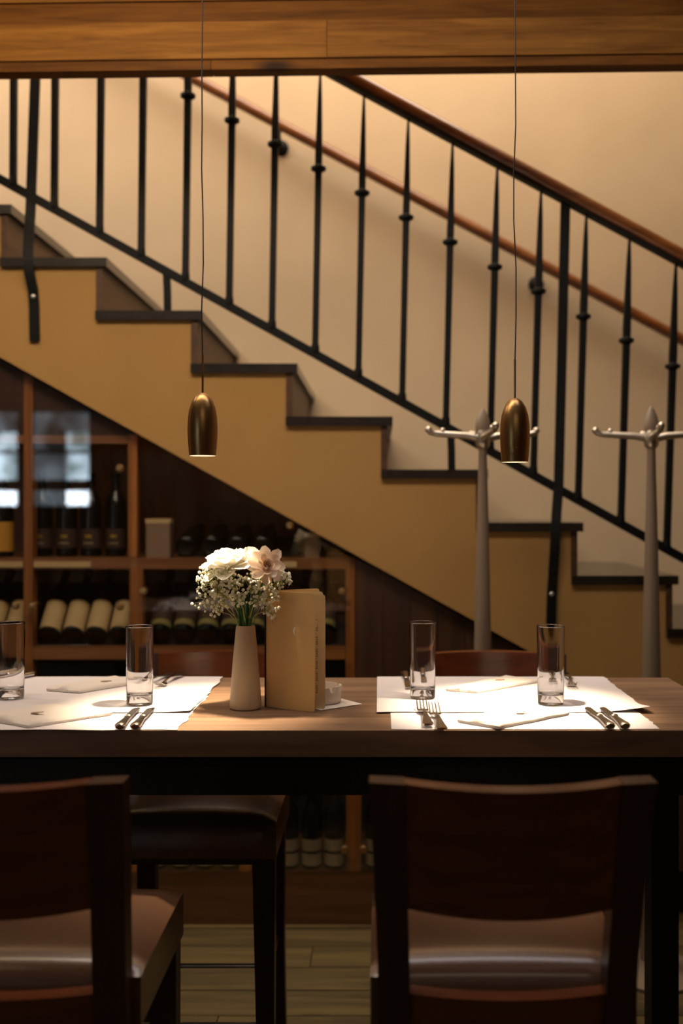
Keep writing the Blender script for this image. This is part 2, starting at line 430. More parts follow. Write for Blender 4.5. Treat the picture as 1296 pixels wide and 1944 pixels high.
# ------------------------------------------------------------------ iron balustrade
DR = 3.455
kR = DR/F
bal = root('stair_balustrade', (0, DR, 0), 'black wrought-iron balustrade with wooden handrail along the front of the stairs', 'railing')
def hr(px): return 174+(px-690)*0.540         # underside bar of the handrail
def br(px): return 340+px*0.5555
def lineP(f, px, D): return W(px, f(px), D)
pA, pB = 60, 1500
m = MB()
m.tube([W(pA, hr(pA)-15, DR), W(pB, hr(pB)-15, DR)], 0.0235, seg=16)
m.build('handrail', M['rail'], bal, shift=bal.location)
m = MB(); a, b = W(pA, hr(pA)+3, DR), W(pB, hr(pB)+3, DR)
m.tube([a, b], 1.0, seg=4, flat=(0.017, 0.006)); m.build('rail_bar', M['iron'], bal, bevel=0.001, seg=1, shift=bal.location)
m = MB(); a, b = W(-60, br(-60), DR), W(1500, br(1500), DR)
m.tube([a, b], 1.0, seg=4, flat=(0.010, 0.0145)); m.build('bottom_rail', M['iron'], bal, bevel=0.002, seg=1, shift=bal.location)
bpx = [-58, 25, 103, 189, 268, 352, 435, 516, 598, 680, 763, 846, 930, 1012, 1097, 1178, 1265, 1347, 1430]
cpx = {275: 148, 358: 188, 441: 229, 524: 282, 607: 319, 688: 368, 771: 410, 854: 460, 938: 502, 1019: 552, 1107: 597, 1188: 648, 1273: 694}
for px in bpx:
    t = max(0, min(1, px/1296)); lean = 3+15*t
    ptop = px+lean
    B = W(px, br(px), DR); T = W(ptop, hr(ptop)+2, DR)
    # collar height: about 0.29 of the way down from the rail, on its own slope
    pc = px+lean*0.6
    zc = Z(229+(pc-441)*0.5585, DR)
    f = (zc-B.z)/(T.z-B.z)
    Cc = B.lerp(T, f)
    m = MB()
    m.tube([B, B.lerp(Cc, 0.5), Cc, Cc.lerp(T, 0.12), Cc.lerp(T, 0.72), T], [0.0108, 0.0108, 0.0116, 0.0122, 0.0075, 0.0035], seg=4)
    o = m.build('baluster', M['iron'], bal, bevel=0.002, seg=1, shift=bal.location)
    m = MB()
    m.lathe([(0.012, -0.016), (0.015, -0.012), (0.0265, -0.005), (0.0265, 0.004), (0.016, 0.009), (0.013, 0.013)], c=Cc, seg=14)
    m.build('collar', M['iron'], o, shift=bal.location)
    m = MB(); m.lathe([(0.014, -0.008), (0.0155, 0.0), (0.014, 0.02)], c=B+Vector((0, 0, 0.012)), seg=10)
    m.build('foot_collar', M['iron'], o, shift=bal.location)
# flat posts bolted to the face of the stairs
def newel(path, name='newel_post'):
    pts = [W(px, py, D) for px, py, D in path]
    m = MB(); m.tube(pts, 1.0, seg=4, flat=(0.006, 0.0165), up=(0, 1, 0))
    return m.build(name, M['iron'], bal, bevel=0.0015, seg=1, shift=bal.location)
n1 = newel([(70, hr(70), DR), (67, 145, DR), (58, 400, DR-0.003), (53, 480, DR-0.03), (56, 520, DS-0.026), (63, 552, DS-0.0075), (65, 580, DS-0.0065), (66, 648, DS-0.0065)])
m = MB(); m.sphere(W(63, 563, DS-0.014), 0.008, 10, 6, (1, 0.6, 1)); m.build('bolt', M['chrome'], n1, shift=bal.location)
n2 = newel([(1073, hr(1073), DR), (1067, 640, DR), (1060, 920, DR-0.003), (1056, 975, DR-0.03), (1053, 1040, DS-0.03), (1049, 1100, DS-0.0075), (1047, 1130, DS-0.0065), (1044, 1235, DS-0.0065)])
m = MB(); m.sphere(W(1047, 1128, DS-0.014), 0.008, 10, 6, (1, 0.6, 1)); m.build('bolt', M['chrome'], n2, shift=bal.location)
for px, k in ((316, 2), (855, 5), (1394, 8)):
    zb_ = zt(k)
    p0 = W(px, br(px), DR)
    m = MB(); m.tube([p0, Vector((p0.x+0.003, DR, (p0.z+zb_)/2)), Vector((p0.x+0.004, DR, zb_))], 1.0, seg=4, flat=(0.006, 0.0125), up=(0, 1, 0))
    m.build('foot_strut', M['iron'], bal, bevel=0.0015, seg=1, shift=bal.location)

# wall handrail behind
DH = DW-0.075
wr = root('wall_handrail', (0, DH, 0), 'slim orange-brown wooden handrail fixed to the plaster wall behind the balustrade', 'handrail')
def hw(px): return 156+(px-380)*0.5345
m = MB(); m.tube([W(-200, hw(-200), DH), W(1500, hw(1500), DH)], 0.0235, seg=14)
m.build('rail', M['rail'], wr, shift=wr.location)
for px in (20, 530, 1022, 1480):
    p = W(px, hw(px), DH)
    m = MB()
    m.tube([p+Vector((0, 0, -0.018)), p+Vector((0, 0.004, -0.05)), p+Vector((0, 0.035, -0.075)), p+Vector((0, 0.07, -0.075))], 0.007, seg=8)
    Mx = Matrix.Translation(p+Vector((0, 0.066, -0.075))) @ Matrix.Rotation(PI/2, 4, 'X')
    m.lathe([(0.034, -0.006), (0.034, 0.0), (0.02, 0.008), (0.008, 0.012)], seg=14, M=Mx)
    m.build('bracket', M['iron'], wr, shift=wr.location)

# ------------------------------------------------------------------ wine cabinet under the stairs
DC = 3.475
kC = DC/F
def cx(px): return (px-VX)*kC
def cz(py): return HC-(py-VY)*kC
cab = root('wine_cabinet', (0, DC, 0), 'built-in wooden wine cabinet with glass doors under the staircase', 'cabinet')
sh = cab.location
DK = 3.90
M['plinth'] = wood('plinth_wood', rgb(82, 52, 28), rgb(110, 72, 40), 0.45, 'X', 4, 0.08, rnd=0.06)
def under(x, d): return diag(x)-d
# back panel, following the underside
xl = -2.6
MB().prism([(xl, 0.0), (cx(1100), 0.0), (cx(1100), max(0.02, under(cx(1100), 0.03))), (xl, under(xl, 0.03))], DK, DK+0.02).build('back_panel', M['cab_back'], cab, smooth=False, shift=sh)
MB().box(xl, cx(1100), DK-0.012, DK-0.0005, cz(1654), cz(1256)).build('lower_back_shade', M['inside'], cab, smooth=False, shift=sh)  # dark sheet over the back wood, shade of the lower bays as colour
def post(p0, p1, y0, y1, mt='cabinet', nm='post', d=0.045):
    MB().box(cx(p0), cx(p1), DC, DC+d, cz(y1), cz(y0)).build(nm, M[mt], cab, bevel=0.003, seg=1, shift=sh)
def ptop(p0, p1, y1, nm='post'):      # post whose head is cut along the stairs' underside
    x0, x1 = cx(p0), cx(p1)
    MB().prism([(x0, cz(y1)), (x1, cz(y1)), (x1, under(x1, 0.012)), (x0, under(x0, 0.012))], DC, DC+0.045).build(nm, M['cabinet'], cab, bevel=0.002, seg=1, shift=sh)
yb0 = 1655
ptop(45, 62, yb0); ptop(-330, -310, yb0)
post(243, 260, 842, 1058); post(246, 271, 1080, yb0)
post(656, 673, 1080, 1480); post(657, 685, 1480, yb0)
post(455, 476, 1480, yb0)
post(243, 260, 825, 842)
post(62.6, 242.6, 826, 842, 'cabinet_x', 'rail'); post(-310, 44.6, 826, 842, 'cabinet_x', 'rail')
# dark board closing the triangle above the doors
x0, x1 = cx(62.8), cx(262)
MB().prism([(x0, cz(825)), (cx(262), cz(825)), (cx(262), under(cx(262), 0.012)), (x0, under(x0, 0.012))], DC+0.004, DC+0.024).build('infill_board', M['panel'], cab, smooth=False, shift=sh)
x0, x1 = cx(-310), cx(44.8)
MB().prism([(x0, cz(825)), (x1, cz(825)), (x1, under(x1, 0.012)), (x0, under(x0, 0.012))], DC+0.004, DC+0.024).build('infill_board', M['panel'], cab, smooth=False, shift=sh)
# shelves
def shelf(p0, p1, y0, y1, y_front=DC+0.002, nm='shelf'):
    MB().box(cx(p0), cx(p1), y_front, DK-0.001, cz(y1), cz(y0)).build(nm, M['cabinet_x'], cab, bevel=0.003, seg=1, shift=sh)
shelf(-330, 44, 1059, 1080); shelf(62.5, 245, 1059, 1080); shelf(245.5, 673, 1059, 1080)
shelf(62.5, 245, 1229, 1252); shelf(271.6, 655, 1229, 1252); shelf(-310, 44, 1229, 1252)
MB().box(cx(-330), cx(1100), DC-0.004, DC+0.02, 0.0, cz(1681)).build('plinth', M['plinth'], cab, bevel=0.003, seg=1, shift=sh)
MB().box(cx(-330), cx(1100), DC, DK-0.001, cz(1681)+0.001, cz(yb0)-0.001).build('base_board', M['plinth'], cab, bevel=0.003, seg=1, shift=sh)
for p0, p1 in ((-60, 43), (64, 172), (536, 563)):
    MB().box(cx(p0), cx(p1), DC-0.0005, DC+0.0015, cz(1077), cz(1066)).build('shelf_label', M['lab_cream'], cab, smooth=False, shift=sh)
# wall of dark boards to the right of the doors, standing boards
px = 674
while px < 1700:
    p2 = px+52
    if True:
        xa, xb = cx(px)+0.001, cx(p2)-0.001
        z0 = cz(1476) if px < 870 else cz(yb0)
        za, zb2 = under(xa, 0.012), under(xb, 0.012)
        if zb2 > z0+0.01:
            MB().prism([(xa, z0), (xb, z0), (xb, zb2), (xa, za)], DC+0.004, DC+0.022).build('panel_board', M['panel'], cab, bevel=0.002, seg=1, shift=sh)
    px = p2
# glass doors with knobs
def door(poly, knobs, y=DC-0.010):
    g = MB().prism([(cx(a), b if b < 3 and isinstance(b, float) else cz(b)) for a, b in poly], y, y+0.005).build('glass_door', M['pane'], cab, smooth=False, shift=sh)
    for a, b in knobs:
        m = MB(); Mx = Matrix.Translation((cx(a), y, cz(b))) @ Matrix.Rotation(PI/2, 4, 'X')
        m.lathe([(0.006, 0.0), (0.006, 0.010), (0.0135, 0.016), (0.0145, 0.022), (0.011, 0.030), (0, 0.032)], seg=14, M=Mx)
        m.build('door_knob', M['knob'], g, shift=sh)
def dy(px): return (678+px*slope)+10
door([(-300, 1224), (50, 1224), (50, dy(50)), (-300, dy(-300))], [(36, 1148)])
door([(54, 1224), (250, 1224), (250, dy(250)), (54, dy(54))], [(67, 1150), (232, 1150), (232, 890)])
door([(262, 1224), (664, 1224), (664, dy(664)), (262, dy(262))], [(276, 1122), (650, 1122), (552, 997)])
door([(262, 1650), (668, 1650), (668, 1256), (262, 1256)], [(655, 1607)])
door([(674, 1650), (868, 1650), (868, 1482), (674, 1482)], [(690, 1607)])
door([(-300, 1650), (250, 1650), (250, 1256), (-300, 1256)], [])

# bottles -----------------------------------------------------------
def bottle_proto(loc, kind):
    o = root('wine_bottle', loc, 'x', 'bottle')
    R = 0.0365
    body = [(0, 0.004), (R*0.8, 0.0), (R, 0.005), (R, 0.185), (R*0.93, 0.2), (R*0.62, 0.222), (0.0145, 0.238), (0.0135, 0.285), (0.0155, 0.287), (0.0155, 0.297), (0.0, 0.298)]
    MB().lathe(body, seg=20).build('body', M['bottle'], o)
    MB().lathe([(0.0139, 0.245), (0.0142, 0.284), (0.0162, 0.286), (0.0162, 0.2985), (0, 0.2992)], seg=16).build('foil_cap', M['lab_dark'] if kind != 'gold' else M['bottle'], o)
    def lab(name, z0, z1, mt, a0=-2.2, a1=2.2, r=R+0.0006, arch=0.0):
        m = MB(); n = 14
        def fn(u, v):
            a = a0+(a1-a0)*u
            zt_ = z1-arch*abs(2*u-1)**2
            return Vector((r*math.sin(a), -r*math.cos(a), z0+(zt_-z0)*v))
        vs_ = [[m.bm.verts.new(fn(i/n, j/2)) for j in range(3)] for i in range(n+1)]
        for i in range(n):
            for j in range(2): m.bm.faces.new((vs_[i][j], vs_[i+1][j], vs_[i+1][j+1], vs_[i][j+1]))
        m.build(name, mt, o)
    if kind == 'cream': lab('label', 0.016, 0.135, M['lab_cream'])
    elif kind == 'dark':
        lab('label', 0.055, 0.135, M['lab_dark']); lab('label_band', 0.028, 0.052, M['lab_green'])
    elif kind == 'gold':
        lab('label', 0.03, 0.10, M['lab_dark']); lab('emblem', 0.066, 0.079, M['gold'], -0.35, 0.35, R+0.0012); lab('label_band', 0.045, 0.051, M['lab_grey'], -0.5, 0.5, R+0.0012)
    elif kind == 'bare': pass
    elif kind == 'yellow': lab('label', 0.02, 0.125, M['lab_yellow'])
    else:
        lab('label', 0.064, 0.105, M['lab_grey']); lab('label_band', 0.014, 0.055, M['lab_grey'])
    return o
ORD = ['first', 'second', 'third', 'fourth', 'fifth', 'sixth', 'seventh', 'eighth', 'ninth', 'tenth', 'eleventh', 'twelfth']
protos = {}
def bottle(kind, loc, tilt, label, group):
    if kind not in protos: o = protos[kind] = bottle_proto(loc, kind)
    else: o = copy_tree(protos[kind])
    o.location = loc; o.rotation_euler = (tilt, 0, random.uniform(-0.05, 0.05) if not tilt else 0)
    o['label'] = label; o['category'] = 'bottle'; o['group'] = group
    return o
z1s = cz(1059)
# upper shelf
yell = bottle('yellow', (cx(6)*3.56/DC, 3.56, z1s), 0, 'standing wine bottle with big yellow label at left edge of upper shelf', 'bottles standing on the upper shelf')
for i, px in enumerate((80, 127, 173, 220)):
    bottle('gold', ((px-VX)/F*3.60, 3.60, z1s), 0, 'dark standing bottle with small gold emblem, %s from left on the upper shelf' % ORD[i], 'bottles standing on the upper shelf')
RA = math.radians(46)        # slope of the display racks
tl = -(PI/2-RA)
zr = cz(1229)
def rack(p0, p1, zbase, y0=3.53, ra=RA, dep=0.20):
    x0, x1 = cx(p0), cx(p1)
    # low inclined board carrying the bottles
    s = math.tan(ra); yy = dep
    m = MB(); m.hexa([(x0, y0, zbase), (x1, y0, zbase), (x1, y0+yy, zbase), (x0, y0+yy, zbase)],
                     [(x0, y0, zbase+0.002), (x1, y0, zbase+0.002), (x1, y0+yy, zbase+s*yy), (x0, y0+yy, zbase+s*yy)])
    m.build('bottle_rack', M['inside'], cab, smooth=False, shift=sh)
rack(64, 243, zr+0.0006); rack(273, 654, zr+0.0006); rack(-300, 43, zr+0.0006)
def lying(kind, px, label, group, zb_, y0=3.51, ra=RA):
    # base centre lifted by one radius at right angles to the rack
    c = Vector(((px-VX)/F*(y0), y0, zb_+(y0-3.53)*math.tan(ra)+0.0375/math.cos(ra)+0.002))
    bottle(kind, c, -(PI/2-ra), label, group)
for i, px in enumerate((92, 137, 181, 226)):
    lying('cream', px, 'lying wine bottle with cream label behind the left glass door, %s from left' % ORD[i], 'lying bottles with cream labels', zr)
for i, px in enumerate((25, -20)):
    lying('cream', px, ('lying cream-labelled bottle left of the cabinet post, behind the leftmost tumbler', 'lying cream-labelled bottle at the far left edge, beside the leftmost tumbler')[i], 'lying bottles with cream labels', zr)
for i, px in enumerate((302, 347, 392, 437, 482, 527, 572, 617)):
    lying('dark', px, 'lying dark-labelled wine bottle behind the middle glass door, %s from left' % ORD[i], 'lying bottles with dark labels', zr)
rack(330, 545, z1s+0.0006, ra=math.radians(12), dep=0.3)
for i, px in enumerate((352, 400, 448, 496)):
    lying('bare', px, 'dark bottle lying on the upper shelf behind the flowers, %s from left' % ORD[i], 'lying bottles on the upper shelf', z1s, ra=math.radians(12))
zlow = cz(yb0)
for i, px in enumerate((300, 345, 390, 435)):
    bottle('grey', ((px-VX)/F*3.53, 3.53, zlow), 0, 'standing bottle on the lowest shelf seen under the stool seat, %s from left' % ORD[i], 'bottles on the lowest cabinet shelf')
for i, px in enumerate((503, 548, 592, 635)):
    bottle('grey', ((px-VX)/F*3.53, 3.53, zlow), 0, 'standing bottle on the lowest shelf between stool leg and cabinet post, %s from left' % ORD[i], 'bottles on the lowest cabinet shelf')
bottle('grey', ((712-VX)/F*3.53, 3.53, zlow), 0, 'standing bottle on the lowest shelf just right of the cabinet post', 'bottles on the lowest cabinet shelf')
bottle('grey', ((222-VX)/F*3.53, 3.53, zlow), 0, 'standing bottle on the lowest shelf just right of the near left chair back', 'bottles on the lowest cabinet shelf')
# pale carton, and a box standing in for a reflection, on the upper shelf
def box_stand(p0, p1, y0, label, D=3.51):
    x0, x1 = (p0-VX)/F*D, (p1-VX)/F*D
    zt_ = HC-(y0-VY)/F*D
    o = root('box_or_reflection', ((x0+x1)/2, D, z1s), label, 'box')
    s_ = o.location
    MB().box(x0, x1, D, D+0.06, z1s, zt_).build('carton', M['frost'], o, bevel=0.003, seg=1, shift=s_)
    MB().box(x0-0.002, x1+0.002, D-0.002, D+0.062, zt_-0.014, zt_+0.002).build('lid', M['lab_cream'], o, bevel=0.002, seg=1, shift=s_)
    return o
box_stand(277, 322, 986, 'narrow pale carton standing on the upper shelf beside the cabinet post', D=3.49)
box_stand(579, 606, 1012, 'small grey box standing in for a pale reflection at right end of upper shelf', D=3.50)  # solid box shaped for a pale reflection in the door glass

# ------------------------------------------------------------------ coat stands
def coat_stand(px, ytop, D, label, rot):
    p = W(px, 825, D)
    o = root('coat_stand', (p.x, D, 0), label, 'coat stand', 'coat stands before the stairs')
    za = p.z; zt_ = Z(ytop, D)
    m = MB(); m.lathe([(0.036, 0.03), (0.0345, 0.55), (0.0285, 0.95), (0.021, 1.30), (0.0125, za-0.035), (0.013, za-0.02)], seg=20); m.build('pole', M['stand'], o)
    m = MB(); m.lathe([(0.14, 0.0), (0.15, 0.003), (0.15, 0.010), (0.12, 0.018), (0.05, 0.026), (0.038, 0.04), (0, 0.04)], seg=32); m.build('base', M['stand'], o)
    m = MB(); m.lathe([(0.014, za-0.045), (0.022, za-0.035), (0.024, za-0.01), (0.019, za+0.012), (0.012, za+0.015)], seg=18); m.build('hub', M['alu'], o)
    # leaf-shaped finial
    h = zt_-za
    m = MB(); m.lathe([(0.012, za-0.002), (0.0235, za+0.010), (0.0245, za+h*0.3), (0.0195, za+h*0.6), (0.010, za+h*0.85), (0.004, za+h*0.97), (0, za+h)], seg=16, sx=1, sy=0.7); m.build('finial', M['stand'], o)
    for i in range(4):
        a = rot+i*PI/2
        d = Vector((math.cos(a), math.sin(a), 0))
        L = 0.172
        m = MB()
        m.tube([d*0.012+Vector((0, 0, za-0.012)), d*0.05+Vector((0, 0, za-0.004)), d*0.12+Vector((0, 0, za)), d*(L-0.022)+Vector((0, 0, za+0.002)), d*(L-0.006)+Vector((0, 0, za+0.006)), d*L+Vector((0, 0, za+0.014))],
               [0.013, 0.0115, 0.010, 0.0095, 0.0095, 0.0095], seg=12)
        m.sphere(d*L+Vector((0, 0, za+0.014)), 0.0115, 10, 6)
        m.sphere(d*(L-0.045)+Vector((0, 0, za+0.012)), 0.0085, 8, 5)
        m.build('hook_arm', M['alu'], o)
coat_stand(916, 774, 3.12, 'grey coat stand with star of metal hooks behind the right pendant lamp', 0.12)
coat_stand(1236, 770, 3.12, 'grey coat stand with star of metal hooks near the right edge', -0.10)

# ------------------------------------------------------------------ bar table
TX0, TX1 = -1.20, 0.757
tab = root('bar_table', (-0.22, 2.3, 0), 'long high oak dining table on a black steel frame', 'table')
sh = tab.location
nb = 5
pwid = (YB-YF)/nb
for i in range(nb):
    MB().box(TX0, TX1, YF+pwid*i+0.0004, YF+pwid*(i+1)-0.0004, TT-0.053, TT).build('plank', M['table'], tab, bevel=0.0016, seg=1, shift=sh)
m = MB(); m.box(TX0+0.045, TX1-0.03, YF+0.075, YB-0.075, TT-0.070, TT-0.0535); m.build('top_plate', M['steel_black'], tab, smooth=False, shift=sh)
for (a, b, c, d) in ((TX0+0.04, TX1-0.008, YF+0.055, YF+0.105), (TX0+0.04, TX0+0.09, YF+0.1055, YB-0.125), (TX1-0.058, TX1-0.008, YF+0.1055, YB-0.125)):
    MB().box(a, b, c, d, 0.862, TT-0.0705).build('apron', M['steel_black'], tab, bevel=0.003, seg=1, shift=sh)
for x in (TX0+0.04, TX1-0.076):
    for y in (YF+0.055, YB-0.12):
        MB().box(x, x+0.068, y, y+0.068, 0.0, 0.8615).build('leg', M['steel_black'], tab, bevel=0.003, seg=1, shift=sh)

# ------------------------------------------------------------------ counter chairs
SW, BW, BWL, SZ, BT, SD = 0.43, 0.432, 0.405, 0.722, 1.040, 0.35
def make_chair():
    o = root('counter_chair', (0, 0, 0), 'x', 'chair')
    # side posts run from the floor to the top of the back, in one sweep
    for s in (-1, 1):
        rows = [(-0.035, 0.0, BWL/2, 0.042), (-0.004, 0.30, BWL/2-0.002, 0.048), (0.0, 0.62, BWL/2, 0.052), (-0.015, 0.74, BWL/2+0.001, 0.052), (-0.045, 0.90, BWL/2+0.007, 0.053), (-0.080, BT, BW/2, 0.055)]
        m = MB(); prev = None
        for (y, z, xo, wd) in rows:
            xi = xo-wd*0.96
            cy = 0.008
            ring = [m.bm.verts.new(p) for p in ((s*xo, y-0.022+0.002, z), (s*xo, y+0.022, z), (s*xi, y+0.022-cy, z), (s*xi, y-0.022-cy, z))]
            if prev:
                for i in range(4):
                    j = (i+1) % 4; m.bm.faces.new((prev[i], prev[j], ring[j], ring[i]))
            else: m.bm.faces.new(ring)
            prev = ring
        m.bm.faces.new(prev)
        m.build('back_post', M['chair_legw'], o, bevel=0.004, seg=2)
    # curved panel between the posts
    def bend(u): return -0.048*(1-(2*u-1)**2)
    def panel(z0, z1, dz0, th, nm, mt):
        m = MB()
        def side(u, v, off):
            z = z0+(z1-z0)*v
            f = max(0, (z-0.62)/(BT-0.62))
            y = -0.080*f**1.25 + bend(u)*(0.35+0.65*f) + off - 0.006
            hw_ = (BWL/2+(BW/2-BWL/2)*f)-0.0505
            return Vector((-hw_+2*hw_*u, y, z + (dz0*(1-(2*u-1)**2) if v == 0 else 0)))
        nu, nv = 14, 5
        t = [[m.bm.verts.new(side(i/nu, j/nv, -th/2)) for j in range(nv+1)] for i in range(nu+1)]
        b = [[m.bm.verts.new(side(i/nu, j/nv, th/2)) for j in range(nv+1)] for i in range(nu+1)]
        m._skin(t, b, nu, nv)
        m.build(nm, mt, o, bevel=0.003, seg=2)
    panel(0.835, BT-0.0005, -0.006, 0.036, 'back_panel', M['chair_wood'])
    panel(0.60, 0.690, 0.0, 0.030, 'back_rail', M['chair_wood'])
    # cushion: leather box, crowned, rounded over at front and back
    m = MB()
    def prof(v):   # outline in y, z
        return v
    nu, nv = 12, 12
    rows = []
    for i in range(nu+1):
        u = i/nu; row = []
        ex = max(0.0, abs(2*u-1)-0.86)/0.14
        drop = 0.016*(1-math.sqrt(max(0, 1-ex*ex)))
        crown = 0.012*(1-(2*u-1)**2)
        for j in range(nv+1):
            v = j/nv
            e0 = max(0, 1-v/0.16); e1 = max(0, (v-0.84)/0.16)
            d = 0.020*(1-math.sqrt(max(0, 1-max(e0, e1)**2)))
            c = crown*(1-(2*v-1)**2)
            row.append(Vector((-SW/2+SW*u, 0.018+SD*v, SZ-0.008+c-max(d, drop))))
        rows.append(row)
    t = [[m.bm.verts.new(p) for p in r] for r in rows]
    b = [[m.bm.verts.new((p.x, p.y, SZ-0.108)) for p in r] for r in rows]
    m._skin(t, b, nu, nv)
    m.build('seat', M['leather'], o, bevel=0.002, seg=1, angle=60)
    m = MB(); m.box(-SW/2+0.03, SW/2-0.03, 0.03, SD, SZ-0.128, SZ-0.109); m.build('seat_frame', M['chair_legw'], o, smooth=False)
    for s in (-1, 1):
        a, b2 = s*(SW/2-0.004), s*(SW/2-0.058)
        c, d = s*(SW/2-0.006), s*(SW/2-0.044)
        y0, y1 = SD-0.036, SD+0.010
        m = MB().hexa([(c, y0+0.008, 0), (d, y0+0.008, 0), (d, y1, 0), (c, y1, 0)], [(a, y0, SZ-0.1085), (b2, y0, SZ-0.1085), (b2, y1, SZ-0.1085), (a, y1, SZ-0.1085)])
        m.build('leg', M['chair_legw'], o, bevel=0.003, seg=1)
        MB().box(s*(SW/2-0.034)-0.006, s*(SW/2-0.034)+0.006, 0.018, SD-0.03, 0.27, 0.285).build('stretcher', M['chair_legw'], o, bevel=0.002, seg=1)
    for z in (0.345, 0.203):
        m = MB(); m.tube([(-SW/2+0.045, SD-0.012, z), (SW/2-0.045, SD-0.012, z)], 0.0055, seg=10); m.build('footrest_bar', M['chrome'], o)
    return o
ch = make_chair()
chairs = [(0.2005, 1.590, 0.0, 'dark wooden counter chair with curved back at the near right of the table'),
          (-0.600, 1.590, 0.0, 'dark wooden counter chair cut by the left edge, at the near side'),
          (-0.462, 2.745, PI, 'counter chair across the table behind the vase, seat showing under the tabletop'),
          (0.310, 2.745, PI, 'counter chair across the table behind the two right tumblers')]
for i, (x, y, rz, lb) in enumerate(chairs):
    o = ch if i == 0 else copy_tree(ch)
    o.location = (x, y, 0); o.rotation_euler = (0, 0, rz); o['label'] = lb; o['category'] = 'chair'; o['group'] = 'chairs around the bar table'

# ------------------------------------------------------------------ pendant lamps
def lamp(px, ybot, ytop, D, label, seed):
    rnd = random.Random(seed)
    x = X(px, D); zb_ = Z(ybot, D); zt_ = Z(ytop, D); H = zt_-zb_
    zc = 3.25
    o = root('pendant_lamp', (x, D, zb_), label, 'lamp', 'pendant lamps over the table')
    s = D/F
    outer = [(25.2*s, 0.0), (26.6*s, 0.14*H), (27.9*s, 0.28*H), (28.4*s, 0.42*H), (27.6*s, 0.58*H), (25.4*s, 0.72*H), (21.2*s, 0.84*H), (14.8*s, 0.935*H), (8.5*s, 0.98*H), (2.5*s, H)]
    inner = [(2.0*s, H-0.006), (14*s, 0.90*H), (24.2*s, 0.70*H), (27*s, 0.42*H), (24.5*s, 0.002)]
    m = MB(); m.lathe(outer, seg=40)
    bmesh.ops.delete(m.bm, geom=[f for f in m.bm.faces if len(f.verts) > 4 and f.calc_center_median().z < 0.01], context='FACES')
    m.build('shade', M['brass'], o)
    m = MB(); m.lathe([(24.9*s, -0.0005), (26.9*s, 0.42*H), (24.0*s, 0.70*H), (10*s, 0.9*H), (0, 0.92*H)], seg=32)
    m.bm.faces.ensure_lookup_table()
    bmesh.ops.delete(m.bm, geom=[f for f in m.bm.faces if len(f.verts) > 4], context='FACES')
    m.build('reflector', M['white'], o)
    m = MB(); m.sphere((0, 0, 0.40*H), 0.014, 14, 8); m.build('bulb', M['bulb'], o)
    m = MB(); m.tube([(0, 0, H-0.002), (0, 0, H+0.085)], 0.0024, seg=8); m.build('rod', M['brass'], o)
    pts = [(0, 0, H+0.073)]
    n = 14
    for i in range(1, n):
        f = i/n; z = H+0.075+(zc-zb_-H-0.075)*f
        pts.append((rnd.uniform(-0.0028, 0.0028)-(0.003*f if px < 500 else 0), 0, z))
    pts.append((-0.003 if px < 500 else 0, 0, zc-zb_-0.021))
    m = MB(); m.tube(pts, 0.0015, seg=6); m.build('cord', M['cord'], o)
    m = MB(); m.lathe([(0.0, -0.022), (0.035, -0.021), (0.038, 0.0)], c=(0, 0, zc-zb_), seg=20); m.build('ceiling_rose', M['brass'], o)
    l = bpy.data.lights.new('lamp_light', 'SPOT'); l.energy = 74; l.color = (1.0, 0.78, 0.52)
    l.spot_size = math.radians(66); l.spot_blend = 1.0; l.shadow_soft_size = 0.012
    l.cycles.is_caustics_light = True
    lo = bpy.data.objects.new('lamp_light', l); COL.objects.link(lo); lo.parent = o; lo.location = (0, 0, 0.012)
    return o
lamp(384.5, 865, 745, 2.2, 'bronze bullet-shaped pendant lamp hanging left, above the flowers', 1)
lamp(977, 877, 755, 2.2, 'bronze bullet-shaped pendant lamp hanging right, before the coat stand', 2)

# ------------------------------------------------------------------ paper place mats
def mat_sheet(x0, x1, y0, y1, z, label, deckle, lift=None, seed=0, ye=0.0):
    m = MB()
    def fn(u, v):
        x = x0+(x1-x0)*u; y = y0+(y1-y0)*v
        k = noise.noise(Vector((v*7, seed, 3.1)))*0.007+noise.noise(Vector((v*23, seed, 9.1)))*0.004
        if 'R' in deckle: x += k*max(0, (u-0.8)/0.2)
        if 'L' in deckle: x += k*0.3*max(0, (0.2-u)/0.2)
        k2 = noise.noise(Vector((u*6, seed+5, 1.1)))*0.006
        if 'F' in deckle: y += k2*max(0, (0.2-v)/0.2)
        zz = z+0.0007*(1+noise.noise(Vector((u*4+seed, v*4, 0.2))))
        if lift:
            a, b, h, rr = lift
            d = math.hypot((u-a)*(x1-x0), (v-b)*(y1-y0))
            if d < rr: zz += h*(1-d/rr)**1.5
        return Vector((x, y, zz))
    m.sheet(fn, 34, 26, 0.0005)
    o = m.build('paper_placemat', M['paper'], shift=((x0+x1)/2, (y0+y1)/2, z))
    o.location = ((x0+x1)/2, (y0+y1)/2, z)
    o.cycles.is_caustics_receiver = True
    tag(o, label, 'placemat', 'white paper placemats')
    return o
mat_sheet(0.024, 0.562, 1.996, 2.40, TT+0.0010, 'white paper placemat at the near right seat, under the other sheet', 'RF', seed=1)
mat_sheet(-0.006, 0.585, 2.152, 2.606, TT+0.0034, 'white paper placemat at the far right seat, its front corner lifted', 'RF', lift=(1, 0, 0.012, 0.10), seed=2)
mat_sheet(-1.02, -0.405, 1.990, 2.40, TT+0.0010, 'white paper placemat at the near left seat, under the other sheet', 'RF', seed=3)
mat_sheet(-1.00, -0.408, 2.147, 2.606, TT+0.0034, 'white paper placemat at the far left seat, its torn edge toward the vase', 'RF', lift=(1, 0, 0.004, 0.08), seed=4)
ZM = TT+0.0052      # top of the doubled paper
ZN = TT+0.0028      # top of the single near sheet

